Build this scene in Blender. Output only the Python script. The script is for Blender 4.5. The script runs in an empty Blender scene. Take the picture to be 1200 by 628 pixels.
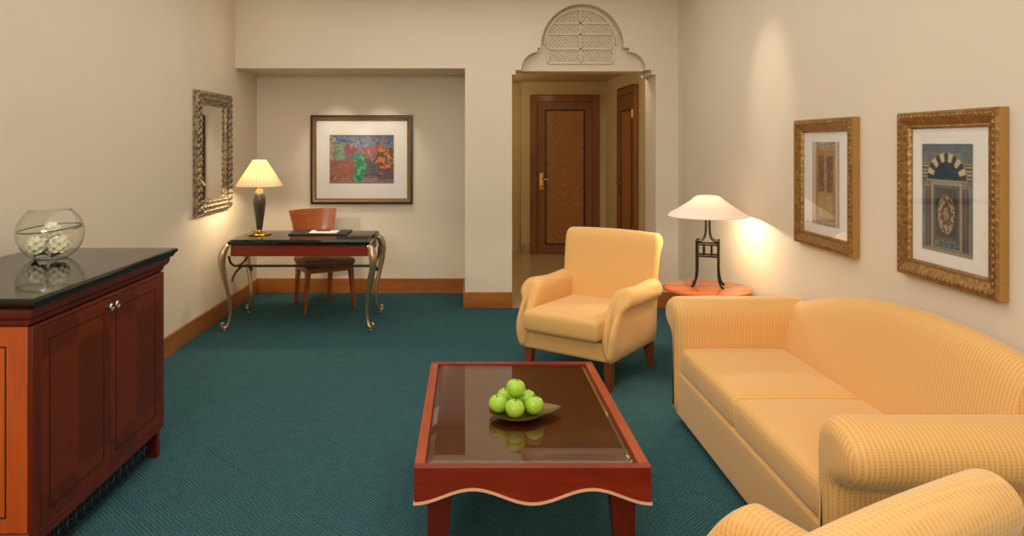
import bpy, bmesh, math, random
from mathutils import Vector, Matrix
R = math.radians
PI = math.pi
rnd = random.Random(7)
S = bpy.context.scene
COL = S.collection

# ------------------------------------------------------------------ camera, world, lights, exposure
F = 850.0; HC = 1.58; VX, VY = 548.0, 168.0          # focal length in pixels, eye height, vanishing point
cd = bpy.data.cameras.new('camera'); cam = bpy.data.objects.new('camera', cd); COL.objects.link(cam)
cam.location = (0, 0, HC); cam.rotation_euler = (R(90), 0, 0)
cd.sensor_width = 36; cd.lens = F / 1200 * 36
cd.shift_x = (600 - VX) / 1200; cd.shift_y = -(314 - VY) / 1200
cd.clip_start = 0.05
S.camera = cam
S.view_settings.view_transform = 'Standard'
S.view_settings.look = 'None'
S.view_settings.exposure = 0.0
S.view_settings.gamma = 1.0
S.view_settings.use_curve_mapping = False
w = bpy.data.worlds.new('world'); S.world = w; w.use_nodes = True
w.node_tree.nodes['Background'].inputs[0].default_value = (1.0, 0.85, 0.66, 1)
w.node_tree.nodes['Background'].inputs[1].default_value = 0.05

def light(name, kind, loc, rot, energy, color, **kw):
    d = bpy.data.lights.new(name, kind); d.energy = energy; d.color = color
    for k, v in kw.items(): setattr(d, k, v)
    o = bpy.data.objects.new(name, d); COL.objects.link(o)
    o.location = loc; o.rotation_euler = rot
    return o
WARM = (1.0, 0.80, 0.56)
light('ceiling_fill', 'AREA', (-0.1, 3.2, 3.05), (0, 0, 0), 88, (1, 0.955, 0.90), shape='RECTANGLE', size=3.2, size_y=6.4)  # broad soft fill added overhead for ambient light, not a fixture
def aim(loc, target): return (Vector(target) - Vector(loc)).to_track_quat('-Z', 'Y').to_euler()
light('rear_fill_light', 'AREA', (-1.0, -2.3, 2.62), aim((-1.0, -2.3, 2.62), (0.8, 3.5, 0.8)), 100, (1, 0.97, 0.93), shape='RECTANGLE', size=2.2, size_y=0.8)  # added soft fill behind the camera; there is no window
def spot(name, loc, target, energy, angle, blend=0.6, color=WARM):
    return light(name, 'SPOT', loc, aim(loc, target), energy, color,
                 spot_size=R(angle), spot_blend=blend, shadow_soft_size=0.04)
for sx_ in (-.24, .24): spot('picture_spot', (-1.12+sx_, 7.08, 2.28), (-1.12+sx_, 7.67, 1.42), 19, 60, 0.8, (1, .90, .74))
spot('wall_downlight', (0.95, 4.86, 3.06), (2.02, 4.86, 1.95), 34, 34, 1.0, (1, .88, .68))
light('hall_fill', 'POINT', (1.45, 7.5, 2.42), (0, 0, 0), 5, WARM, shadow_soft_size=.05)  # added hall fill, hidden behind the soffit of the opening
light('hall_side_light', 'POINT', (0.0, 9.4, 2.20), (0, 0, 0), 13, WARM, shadow_soft_size=.05)

# ------------------------------------------------------------------ materials
def lin(c):
    r = []
    for v in c:
        v /= 255.0
        r.append(v / 12.92 if v <= 0.04045 else ((v + 0.055) / 1.055) ** 2.4)
    return (r[0], r[1], r[2], 1.0)

class NT:
    def __init__(s, name):
        s.m = bpy.data.materials.new(name); s.m.use_nodes = True
        s.t = s.m.node_tree; s.n = s.t.nodes; s.l = s.t.links
        s.b = s.n['Principled BSDF']; s.out = s.n['Material Output']
    def new(s, typ, **kw):
        n = s.n.new(typ)
        for k, v in kw.items(): setattr(n, k, v)
        return n
    def link(s, a, b): s.l.new(a, b)
    def put(s, sock, v):
        if isinstance(v, bpy.types.NodeSocket): s.l.new(v, sock)
        else: sock.default_value = v
    def math(s, op, a, b=0.0, clamp=False):
        n = s.new('ShaderNodeMath', operation=op); n.use_clamp = clamp
        s.put(n.inputs[0], a); s.put(n.inputs[1], b)
        return n.outputs[0]
    def mix(s, f, a, b):
        n = s.new('ShaderNodeMix', data_type='RGBA')
        s.put(n.inputs[0], f); s.put(n.inputs[6], a); s.put(n.inputs[7], b)
        return n.outputs[2]
    def obj(s):
        n = s.new('ShaderNodeTexCoord'); sp = s.new('ShaderNodeSeparateXYZ')
        s.link(n.outputs['Object'], sp.inputs[0])
        return n.outputs['Object'], sp.outputs[0], sp.outputs[1], sp.outputs[2]
    def noise(s, scale, vec=None, detail=3.0, rough=0.5, stretch=None):
        n = s.new('ShaderNodeTexNoise'); n.inputs['Scale'].default_value = scale
        n.inputs['Detail'].default_value = detail; n.inputs['Roughness'].default_value = rough
        if vec is not None:
            if stretch:
                mp = s.new('ShaderNodeMapping'); mp.inputs['Scale'].default_value = stretch
                s.link(vec, mp.inputs[0]); vec = mp.outputs[0]
            s.link(vec, n.inputs['Vector'])
        return n.outputs[0]
    def bump(s, h, strength=0.3, dist=0.01):
        n = s.new('ShaderNodeBump'); n.inputs['Strength'].default_value = strength
        n.inputs['Distance'].default_value = dist
        s.link(h, n.inputs['Height']); s.link(n.outputs[0], s.b.inputs['Normal'])
    def base(s, v): s.put(s.b.inputs['Base Color'], v)
    def setp(s, **kw):
        for k, v in kw.items(): s.b.inputs[k.replace('_', ' ')].default_value = v

def m_plain(name, c, rough=0.5, metal=0.0, var=0.06, scale=30, bump=0.0, coat=0.0):
    t = NT(name); c = lin(c); vec = t.obj()[0]
    n = t.noise(scale, vec)
    dk = tuple(v * (1 - var * 2) for v in c[:3]) + (1,)
    lt = tuple(min(1, v * (1 + var * 2)) for v in c[:3]) + (1,)
    t.base(t.mix(n, dk, lt)); t.setp(Roughness=rough, Metallic=metal)
    if coat: t.b.inputs['Coat Weight'].default_value = coat; t.b.inputs['Coat Roughness'].default_value = 0.08
    if bump: t.bump(n, bump, 0.004)
    return t.m

def m_wood(name, c1, c2, axis='Z', rough=0.32, scale=9.0, coat=0.35):
    t = NT(name); vec = t.obj()[0]
    st = {'X': (0.12, 1, 1), 'Y': (1, 0.12, 1), 'Z': (1, 1, 0.12)}[axis]
    n = t.noise(scale, vec, 5, 0.6, st); n2 = t.noise(scale * 7, vec, 3, 0.6, st)
    f = t.math('ADD', t.math('MULTIPLY', n, 0.7), t.math('MULTIPLY', n2, 0.3))
    r = t.new('ShaderNodeValToRGB'); t.link(f, r.inputs[0])
    r.color_ramp.elements[0].position = 0.32; r.color_ramp.elements[0].color = lin(c1)
    r.color_ramp.elements[1].position = 0.68; r.color_ramp.elements[1].color = lin(c2)
    t.base(r.outputs[0]); t.setp(Roughness=rough); t.b.inputs['Specular IOR Level'].default_value = 0.35
    t.b.inputs['Coat Weight'].default_value = coat; t.b.inputs['Coat Roughness'].default_value = 0.12
    return t.m

def m_veneer(name, c1, c2, across='Y', ang=45, scale=7.0, period=0.0, rough=0.3, contrast=0.35, quarter=0.2):
    """book-matched veneer: the grain runs at an angle and mirrors about the middle (object origin)"""
    t = NT(name); v, x, y, z = t.obj()
    u = {'X': x, 'Y': y}[across]
    au = t.math('ABSOLUTE', u); az = t.math('ABSOLUTE', z)
    if period:
        az = t.math('PINGPONG', z, period)
    ca, sa = math.cos(R(ang)), math.sin(R(ang))
    g = t.math('ADD', t.math('MULTIPLY', au, ca), t.math('MULTIPLY', az, sa))
    h = t.math('SUBTRACT', t.math('MULTIPLY', au, sa), t.math('MULTIPLY', az, ca))
    cb = t.new('ShaderNodeCombineXYZ'); t.put(cb.inputs[0], t.math('MULTIPLY', g, 6.0)); t.put(cb.inputs[1], t.math('MULTIPLY', h, 0.6))
    n = t.noise(scale, cb.outputs[0], 4, 0.6)
    gn = t.new('ShaderNodeTexChecker'); gn.inputs['Scale'].default_value = 1.0
    f = t.math('ADD', t.math('MULTIPLY', t.math('SUBTRACT', n, 0.5), 2.2 * contrast + 0.5), 0.5, True)
    # mirrored quarters alternate slightly in tone
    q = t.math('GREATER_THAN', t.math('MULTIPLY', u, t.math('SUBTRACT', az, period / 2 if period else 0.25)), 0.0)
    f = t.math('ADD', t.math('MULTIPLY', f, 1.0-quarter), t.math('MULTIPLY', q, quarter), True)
    t.base(t.mix(f, lin(c1), lin(c2))); t.setp(Roughness=rough); t.b.inputs['Specular IOR Level'].default_value = 0.25
    t.b.inputs['Coat Weight'].default_value = 0.1; t.b.inputs['Coat Roughness'].default_value = 0.2
    return t.m

def m_fabric(name, axis='X', period=0.0165, lo=(206, 146, 80), hi=(238, 187, 113), depth=0.64):
    """woven stripe: runs along one axis, and along the other on the ends"""
    t = NT(name); v, x, y, z = t.obj()
    tc = t.new('ShaderNodeTexCoord'); sn = t.new('ShaderNodeSeparateXYZ'); t.link(tc.outputs['Normal'], sn.inputs[0])
    k = 2 * PI / period
    def stripe(u, o):
        s1 = t.math('SINE', t.math('MULTIPLY', u, k))
        s2 = t.math('SINE', t.math('MULTIPLY', t.math('ADD', z, o), 2 * PI / 0.012))
        a = t.math('ADD', t.math('MULTIPLY', s1, 0.9), 0.5, True)
        b = t.math('ADD', t.math('MULTIPLY', s2, 0.6), 0.5, True)
        return t.math('MULTIPLY', t.math('SUBTRACT', 1.0, a), t.math('ADD', 0.35, t.math('MULTIPLY', b, 0.65)))
    fx, fy = stripe(x, y), stripe(y, x)
    if axis == 'X':
        g = t.math('GREATER_THAN', t.math('ABSOLUTE', sn.outputs[0]), 0.75); a, b = fx, fy
    else:
        g = t.math('GREATER_THAN', t.math('ABSOLUTE', sn.outputs[1]), 0.75); a, b = fy, fx
    f = t.math('ADD', t.math('MULTIPLY', a, t.math('SUBTRACT', 1.0, g)), t.math('MULTIPLY', b, g))
    f = t.math('SUBTRACT', 1.0, t.math('MULTIPLY', f, depth))
    t.base(t.mix(f, lin(lo), lin(hi))); t.setp(Roughness=0.7)
    t.b.inputs['Sheen Weight'].default_value = 0.3; t.b.inputs['Sheen Roughness'].default_value = 0.4
    t.b.inputs['Specular IOR Level'].default_value = 0.35
    return t.m

def m_carpet(name):
    t = NT(name); v, x, y, z = t.obj()
    mp = t.new('ShaderNodeMapping'); mp.inputs['Rotation'].default_value = (0, 0, R(45)); t.link(v, mp.inputs[0])
    sp = t.new('ShaderNodeSeparateXYZ'); t.link(mp.outputs[0], sp.inputs[0])
    a, b = sp.outputs[0], sp.outputs[1]
    sn = t.new('ShaderNodeVectorMath', operation='SNAP'); t.link(mp.outputs[0], sn.inputs[0]); sn.inputs[1].default_value = (0.024, 0.024, 50.0)
    wn = t.new('ShaderNodeTexWhiteNoise'); wn.noise_dimensions = '2D'; t.link(sn.outputs[0], wn.inputs['Vector'])
    pick = t.math('GREATER_THAN', wn.outputs['Value'], 0.5)
    k = 2 * PI / 0.016
    sa = t.math('SINE', t.math('MULTIPLY', a, k)); sb = t.math('SINE', t.math('MULTIPLY', b, k))
    s = t.math('ADD', t.math('MULTIPLY', sa, pick), t.math('MULTIPLY', sb, t.math('SUBTRACT', 1.0, pick)))
    s = t.math('ADD', t.math('MULTIPLY', s, 0.75), 0.5, True)
    ln = t.math('LESS_THAN', t.math('PINGPONG', b, 0.085), 0.004)
    s = t.math('MULTIPLY', s, t.math('SUBTRACT', 1.0, t.math('MULTIPLY', ln, 0.35)))
    n = t.noise(160, v, 2, 0.6); n2 = t.noise(3, v, 3)
    f = t.math('ADD', t.math('MULTIPLY', s, 0.55), t.math('MULTIPLY', n, 0.6), True)
    c = t.mix(f, lin((18, 44, 50)), lin((72, 116, 122)))
    c = t.mix(t.math('MULTIPLY', n2, 0.35), c, lin((48, 86, 86)))
    t.base(c); t.setp(Roughness=0.95); t.b.inputs['Specular IOR Level'].default_value = 0.1
    t.bump(n, 0.5, 0.01)
    return t.m

def m_wall(name, c):
    t = NT(name); v = t.obj()[0]
    n = t.noise(2.0, v, 3); n2 = t.noise(180, v, 2); cc = lin(c)
    t.base(t.mix(n, tuple(q * 0.97 for q in cc[:3]) + (1,), tuple(q * 1.03 for q in cc[:3]) + (1,)))
    t.setp(Roughness=0.7); t.b.inputs['Specular IOR Level'].default_value = 0.25
    t.bump(n2, 0.05, 0.002)
    return t.m

def m_tile(name):
    t = NT(name); v = t.obj()[0]
    br = t.new('ShaderNodeTexBrick'); br.offset = 0.0; br.inputs['Scale'].default_value = 1.0
    br.inputs['Brick Width'].default_value = 0.45; br.inputs['Row Height'].default_value = 0.45
    br.inputs['Mortar Size'].default_value = 0.003
    br.inputs['Color1'].default_value = lin((205, 182, 140)); br.inputs['Color2'].default_value = lin((196, 172, 128))
    br.inputs['Mortar'].default_value = lin((160, 138, 100))
    t.link(v, br.inputs['Vector'])
    n = t.noise(6, v, 6, 0.7)
    t.base(t.mix(t.math('MULTIPLY', n, 0.5), br.outputs[0], lin((170, 140, 96))))
    t.setp(Roughness=0.12)
    return t.m

def m_stone(name, c1, c2, rough=0.08, scale=60):
    t = NT(name); v = t.obj()[0]
    n = t.noise(scale, v, 6, 0.7)
    r = t.new('ShaderNodeValToRGB'); t.link(n, r.inputs[0])
    r.color_ramp.elements[0].position = 0.45; r.color_ramp.elements[0].color = lin(c1)
    r.color_ramp.elements[1].position = 0.75; r.color_ramp.elements[1].color = lin(c2)
    t.base(r.outputs[0]); t.setp(Roughness=rough)
    return t.m

def m_glass(name, tint=(255, 255, 255), fac_add=0.0, rough=0.0, ior=1.45):
    t = NT(name); t.n.remove(t.b)
    tr = t.new('ShaderNodeBsdfTransparent'); tr.inputs[0].default_value = lin(tint)
    gl = t.new('ShaderNodeBsdfGlossy'); gl.inputs['Roughness'].default_value = rough
    lw = t.new('ShaderNodeLayerWeight'); lw.inputs['Blend'].default_value = 0.5
    f0 = ((ior-1)/(ior+1))**2
    fr = t.math('ADD', f0, t.math('MULTIPLY', 1-f0, t.math('POWER', lw.outputs['Facing'], 5.0)))
    mx = t.new('ShaderNodeMixShader')
    t.link(t.math('ADD', fr, fac_add, True), mx.inputs[0])
    t.link(tr.outputs[0], mx.inputs[1]); t.link(gl.outputs[0], mx.inputs[2]); t.link(mx.outputs[0], t.out.inputs[0])
    return t.m

def m_shade(name, c, emit, pleat=0, trans=0.3):
    t = NT(name); v, x, y, z = t.obj(); cc = lin(c)
    col = cc
    if pleat:
        at = t.math('ARCTAN2', y, x); s = t.math('SINE', t.math('MULTIPLY', at, pleat))
        n = t.math('ADD', t.math('MULTIPLY', s, 0.5), 0.5)
        col = t.mix(n, tuple(q * 0.86 for q in cc[:3]) + (1,), cc)
    else:
        col = t.mix(t.noise(40, v), tuple(q * 0.97 for q in cc[:3]) + (1,), cc)
    t.base(col); t.setp(Roughness=0.8)
    t.put(t.b.inputs['Emission Color'], col); t.b.inputs['Emission Strength'].default_value = emit
    tl = t.new('ShaderNodeBsdfTranslucent'); t.put(tl.inputs[0], col)
    mx = t.new('ShaderNodeMixShader'); mx.inputs[0].default_value = trans
    t.link(t.b.outputs[0], mx.inputs[1]); t.link(tl.outputs[0], mx.inputs[2]); t.link(mx.outputs[0], t.out.inputs[0])
    return t.m

def m_art(name):
    t = NT(name); a = t.new('ShaderNodeVertexColor'); a.layer_name = 'paint'
    n = t.noise(90, t.obj()[0], 4, 0.7)
    hs = t.new('ShaderNodeHueSaturation'); t.link(a.outputs[0], hs.inputs['Color'])
    t.put(hs.inputs['Value'], t.math('ADD', 0.8, t.math('MULTIPLY', n, 0.4)))
    t.base(hs.outputs[0]); t.setp(Roughness=0.6)
    return t.m

def m_ornate(name, c1, c2, metal, rough, scale):
    t = NT(name); v = t.obj()[0]
    vo = t.new('ShaderNodeTexVoronoi'); vo.inputs['Scale'].default_value = scale; t.link(v, vo.inputs['Vector'])
    n = t.noise(scale * 1.5, v, 4)
    f = t.math('ADD', t.math('MULTIPLY', vo.outputs[0], 0.8), t.math('MULTIPLY', n, 0.3), True)
    t.base(t.mix(f, lin(c2), lin(c1))); t.setp(Roughness=rough, Metallic=metal)
    t.bump(vo.outputs[0], 0.4, 0.004)
    return t.m

M = {}
M['wall'] = m_wall('wall_paint', (226, 213, 192))
M['hallwall'] = m_wall('hall_paint', (210, 190, 142))
M['ceil'] = m_wall('ceiling_paint', (238, 228, 205))
M['carpet'] = m_carpet('teal_carpet')
M['tile'] = m_tile('beige_tile')
M['base'] = m_wood('baseboard_wood', (140, 78, 30), (186, 116, 54), 'X')
M['basey'] = m_wood('baseboard_wood_side', (140, 78, 30), (186, 116, 54), 'Y')
M['marble'] = m_stone('marble_skirting', (190, 165, 115), (150, 120, 75), 0.2, 8)
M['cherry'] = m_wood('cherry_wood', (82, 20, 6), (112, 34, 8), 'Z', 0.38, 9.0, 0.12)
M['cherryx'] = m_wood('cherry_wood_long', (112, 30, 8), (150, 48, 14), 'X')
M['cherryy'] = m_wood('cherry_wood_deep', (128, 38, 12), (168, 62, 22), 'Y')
M['cherrylt'] = m_wood('cherry_wood_lit', (172, 66, 16), (206, 94, 28), 'Z')  # brighter cherry: light on the cabinet's near end is in the colour
M['doorven'] = m_veneer('cabinet_veneer_shaded', (66, 18, 3), (122, 46, 8), 'Y', 40, 6, rough=.4, quarter=.3)  # darkened: shade on the cabinet front is put into the veneer colour
M['inlay'] = m_plain('dark_inlay', (50, 14, 6), 0.4)
M['paletrim'] = m_plain('pale_edge_wood', (238, 184, 146), 0.4)
M['granite'] = m_stone('black_granite', (10, 8, 8), (44, 34, 28), 0.06)
M['greenstone'] = m_stone('dark_green_stone', (10, 20, 16), (40, 60, 46), 0.06)
M['iron'] = m_plain('dark_iron', (40, 34, 28), 0.45, 0.7)
M['fret'] = m_plain('black_fretwork', (18, 22, 28), 0.4, 0.3)
M['fretline'] = m_plain('blued_steel', (70, 84, 96), 0.35, 0.6)
M['pewter'] = m_plain('aged_pewter', (200, 176, 142), 0.3, 0.92, 0.12, 20)
M['bronze'] = m_plain('bronze_bar', (92, 70, 52), 0.4, 0.8)
M['chrome'] = m_plain('chrome', (205, 190, 180), 0.15, 1.0)
M['brass'] = m_plain('brass', (212, 168, 82), 0.22, 1.0)
M['fabx'] = m_fabric('striped_upholstery', 'X')
M['faby'] = m_fabric('striped_upholstery_side', 'Y')
M['chairx'] = m_fabric('armchair_upholstery', 'X', 0.0145, (210, 150, 80), (239, 190, 116), 0.55)
M['chairy'] = m_fabric('armchair_upholstery_side', 'Y', 0.0145, (210, 150, 80), (239, 190, 116), 0.55)
M['piping'] = m_plain('gold_piping', (224, 174, 106), 0.7)
M['legwood'] = m_wood('armchair_leg_wood', (110, 52, 22), (150, 78, 36), 'Z')
M['darkfoot'] = m_plain('dark_foot', (40, 22, 14), 0.5)
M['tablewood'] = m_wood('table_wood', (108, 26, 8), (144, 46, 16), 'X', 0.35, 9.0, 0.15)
M['tablewoody'] = m_wood('table_wood_side_lit', (150, 56, 16), (188, 86, 34), 'Y', 0.35, 9.0, 0.15)  # brighter than the apron wood: light on the side rails painted in
M['tabletopdark'] = m_wood('table_panel', (96, 50, 28), (122, 68, 42), 'Y', 0.4, 14, 0.0)
M['tableglass'] = m_glass('table_glass', (240, 232, 222), 0.04)
M['glassedge'] = m_plain('green_glass_edge', (40, 52, 42), 0.1)
M['rtwood'] = m_wood('round_table_wood', (168, 82, 30), (206, 116, 50), 'X', 0.2)
M['chairwood'] = m_wood('desk_chair_wood', (128, 62, 26), (170, 92, 42), 'X', 0.3)
M['olive'] = m_plain('olive_seat_leather', (112, 84, 46), 0.6)
M['doorwood'] = m_wood('door_wood', (122, 72, 26), (152, 96, 40), 'Z', 0.45, 9.0, 0.1)
M['doorpanel'] = m_veneer('door_veneer', (134, 84, 30), (190, 128, 60), 'X', 45, 6, 0.0, 0.4, 0.6, 0.0)
M['doorpanely'] = m_veneer('side_door_veneer', (134, 84, 30), (190, 128, 60), 'Y', 45, 6, 0.0, 0.4, 0.6, 0.0)
M['mat'] = m_plain('mat_board', (238, 232, 222), 0.8, 0, 0.01)
M['blackframe'] = m_plain('black_frame', (30, 18, 12), 0.3)
M['bronzeframe'] = m_plain('bronze_frame', (134, 98, 58), 0.4, 0.4, 0.15, 60)
M['goldframe'] = m_ornate('gilt_frame', (172, 130, 70), (106, 74, 36), 0.55, 0.38, 45)
M['goldside'] = m_plain('gilt_frame_side', (182, 136, 72), 0.4, 0.4)
M['silverframe'] = m_ornate('silver_frame', (190, 172, 146), (66, 50, 36), 0.8, 0.3, 30)
M['mirror'] = m_plain('mirror_glass', (235, 232, 222), 0.02, 1.0, 0.0)
M['pane'] = m_glass('picture_glass', (255, 255, 255), 0.0)
M['art'] = m_art('print_paint')
M['bowlglass'] = m_glass('bowl_glass', (253, 254, 252), 0.0)
M['petal'] = m_plain('white_petal', (240, 234, 208), 0.6, 0, 0.05)
M['leaf'] = m_plain('green_leaf', (58, 84, 36), 0.5, 0, 0.15)
M['blade'] = m_plain('grass_blade', (78, 92, 48), 0.45, 0, 0.1)
M['shadeL'] = m_shade('pleated_shade', (250, 232, 190), 0.14, 36, 0.2)
M['shadeR'] = m_shade('frosted_glass_shade', (246, 232, 214), 0.10, 0, 0.13)
M['vase'] = m_plain('charcoal_ribbed', (64, 56, 52), 0.35, 0.2)
M['bulb'] = m_glass('bulb_glass', (255, 250, 240))
M['leather'] = m_plain('black_leather', (26, 22, 22), 0.4)
M['paper'] = m_plain('white_paper', (238, 232, 214), 0.8, 0, 0.01)
M['ink'] = m_plain('dark_ink', (60, 52, 44), 0.6)
M['plate'] = m_plain('olive_bronze_plate', (112, 88, 40), 0.35, 0.4, 0.12, 25)
def m_apple():
    t = NT('green_apple_skin'); v, x, y, z = t.obj()
    n = t.noise(30, v, 3)
    c = t.mix(n, lin((136, 190, 36)), lin((190, 222, 84)))
    vo = t.new('ShaderNodeTexVoronoi'); vo.inputs['Scale'].default_value = 220; t.link(v, vo.inputs['Vector'])
    c = t.mix(t.math('LESS_THAN', vo.outputs[0], 0.16), c, lin((205, 226, 130)))
    t.base(c); t.setp(Roughness=0.25); return t.m
M['apple'] = m_apple()
M['plaster'] = m_wall('carved_plaster', (226, 210, 184))

# ------------------------------------------------------------------ mesh helpers
class MB:
    def __init__(s): s.v = []; s.f = []; s.mi = []; s.cur = 0
    def add(s, vs, fs):
        o = len(s.v); s.v += [tuple(p) for p in vs]
        s.f += [tuple(i + o for i in f) for f in fs]; s.mi += [s.cur] * len(fs)
    def box(s, x0, x1, y0, y1, z0, z1):
        s.add([(x0,y0,z0),(x1,y0,z0),(x1,y1,z0),(x0,y1,z0),(x0,y0,z1),(x1,y0,z1),(x1,y1,z1),(x0,y1,z1)],
              [(0,3,2,1),(4,5,6,7),(0,1,5,4),(1,2,6,5),(2,3,7,6),(3,0,4,7)])
        return s
    def loft(s, rings, cap=True, closed=True):
        n = len(rings[0]); vs = [p for r in rings for p in r]; fs = []
        for i in range(len(rings) - 1):
            for j in range(n if closed else n - 1):
                k = (j + 1) % n
                fs.append((i*n+j, i*n+k, (i+1)*n+k, (i+1)*n+j))
        if cap:
            fs.append(tuple(range(n - 1, -1, -1))); fs.append(tuple((len(rings)-1)*n + j for j in range(n)))
        s.add(vs, fs); return s
    def lathe(s, prof, n=32, c=(0,0,0), cap=True, wob=None):
        rings = []
        for r, z in prof:
            rings.append([(c[0] + r*(wob(2*PI*j/n) if wob else 1)*math.cos(2*PI*j/n), c[1] + r*(wob(2*PI*j/n) if wob else 1)*math.sin(2*PI*j/n), c[2]+z) for j in range(n)])
        return s.loft(rings, cap)
    def tube(s, pts, r, n=10, cap=True, closed=False):
        pts = [Vector(p) for p in pts]; m = len(pts)
        rs = r if isinstance(r, (list, tuple)) else [r] * m
        rings = []; ref = None
        for i, p in enumerate(pts):
            if closed: t = pts[(i+1) % m] - pts[i-1]
            else: t = pts[min(i+1, m-1)] - pts[max(i-1, 0)]
            t.normalize()
            if ref is None: ref = t.orthogonal().normalized()
            a = ref - t * ref.dot(t)
            a = a.normalized() if a.length > 1e-6 else t.orthogonal().normalized()
            ref = a; b = t.cross(a)
            rings.append([p + (a*math.cos(2*PI*j/n) + b*math.sin(2*PI*j/n)) * rs[i] for j in range(n)])
        if closed: rings.append(rings[0]); cap = False
        return s.loft(rings, cap)
    def sphere(s, c, r, n=16, m=10, sc=(1,1,1)):
        prof = []
        rings = []
        for i in range(m + 1):
            a = PI * i / m - PI/2; q = max(1e-4, math.cos(a))
            rings.append([(c[0]+sc[0]*r*q*math.cos(2*PI*j/n), c[1]+sc[1]*r*q*math.sin(2*PI*j/n), c[2]+sc[2]*r*math.sin(a)) for j in range(n)])
        return s.loft(rings, True)
    def rbox(s, x0, x1, y0, y1, z0, z1, r=0.02, g=10, puff=0.0):
        """rounded box on a fine grid; puff swells the top and bottom"""
        h = Vector(((x1-x0)/2, (y1-y0)/2, (z1-z0)/2)); c = Vector(((x0+x1)/2, (y0+y1)/2, (z0+z1)/2))
        r = min(r, h.x*0.98, h.y*0.98, h.z*0.98)
        def axis(hh):
            inner = hh - r; a = [-hh, -hh + r*0.35, -hh + r*0.7]
            a += [-inner + 2*inner*i/g for i in range(g+1)]
            a += [hh - r*0.7, hh - r*0.35, hh]; return a
        A = [axis(h.x), axis(h.y), axis(h.z)]
        for ax in range(3):
            u, v = (ax+1) % 3, (ax+2) % 3
            for sg in (-1, 1):
                vs = []; nu, nv = len(A[u]), len(A[v])
                for i in range(nu):
                    for j in range(nv):
                        p = Vector((0,0,0)); p[ax] = sg*h[ax]; p[u] = A[u][i]; p[v] = A[v][j]
                        q = Vector([max(-(h[k]-r), min(h[k]-r, p[k])) for k in range(3)])
                        d = p - q
                        d = d.normalized() if d.length > 1e-9 else d
                        p = q + d*r
                        if puff:
                            wz = p.z/h.z
                            p.z += puff*wz*max(0, 1-(p.x/h.x)**2)**0.6*max(0, 1-(p.y/h.y)**2)**0.6
                            k = puff*0.5*max(0, 1-wz*wz)
                            p.x += k*p.x/h.x; p.y += k*p.y/h.y
                        vs.append(c + p)
                fs = []
                for i in range(nu-1):
                    for j in range(nv-1):
                        q = (i*nv+j, (i+1)*nv+j, (i+1)*nv+j+1, i*nv+j+1)
                        fs.append(q if sg > 0 else q[::-1])
                s.add(vs, fs)
        return s
    def build(s, name, mat, parent=None, smooth=40, bevel=0.0, seg=2, origin=(0,0,0), sub=0, merge=True, kind=None):
        me = bpy.data.meshes.new(name)
        ox, oy, oz = origin
        me.from_pydata([(x-ox, y-oy, z-oz) for x, y, z in s.v], [], s.f)
        mats = mat if isinstance(mat, (list, tuple)) else [mat]
        for q in mats: me.materials.append(q)
        if len(mats) > 1: me.polygons.foreach_set('material_index', s.mi)
        if merge:
            bm = bmesh.new(); bm.from_mesh(me)
            bmesh.ops.remove_doubles(bm, verts=bm.verts, dist=1e-5)
            bmesh.ops.recalc_face_normals(bm, faces=bm.faces); bm.to_mesh(me); bm.free()
        if smooth:
            me.shade_smooth(); me.set_sharp_from_angle(angle=R(smooth))
        me.update()
        o = bpy.data.objects.new(name, me); COL.objects.link(o); o.location = origin
        if parent is not None: o.parent = parent
        if bevel:
            b = o.modifiers.new('bevel', 'BEVEL'); b.width = bevel; b.segments = seg; b.limit_method = 'ANGLE'; b.angle_limit = R(40)
        if sub:
            b = o.modifiers.new('sub', 'SUBSURF'); b.levels = sub; b.render_levels = sub
        if kind: o['kind'] = kind
        return o

def chaikin(p, n=2, closed=True):
    for _ in range(n):
        q = []
        m = len(p)
        for i in range(m if closed else m-1):
            a, b = p[i], p[(i+1) % m]
            q.append(tuple(a[k]*.75 + b[k]*.25 for k in range(len(a))))
            q.append(tuple(a[k]*.25 + b[k]*.75 for k in range(len(a))))
        if not closed: q = [p[0]] + q + [p[-1]]
        p = q
    return p
def arc(cx, cz, rx, rz, a0, a1, n):
    return [(cx + rx*math.cos(R(a0+(a1-a0)*i/n)), cz + rz*math.sin(R(a0+(a1-a0)*i/n))) for i in range(n+1)]
def thing(name, label, cat, loc=(0,0,0), rz=0.0, group=None):
    o = bpy.data.objects.new(name, None); COL.objects.link(o)
    o.location = loc; o.rotation_euler = (0, 0, rz); o['label'] = label; o['category'] = cat
    o.empty_display_size = 0.1
    if group: o['group'] = group
    return o
def tag(o, label, cat, group=None):
    o['label'] = label; o['category'] = cat
    if group: o['group'] = group
    return o
def dup(root, loc, rz, label):
    r = root.copy(); COL.objects.link(r); r.location = loc; r.rotation_euler = (0, 0, rz); r['label'] = label
    for ch in list(root.children):
        c = ch.copy(); COL.objects.link(c); c.parent = r
        for g in list(ch.children):
            d = g.copy(); COL.objects.link(d); d.parent = c
    return r
def struct(mb, name, mat, **kw):
    return mb.build(name, mat, kind='structure', smooth=kw.pop('smooth', 30), **kw)
def WX(px, D): return (px - VX) * D / F
def WZ(py, D): return HC + (VY - py) * D / F

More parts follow.
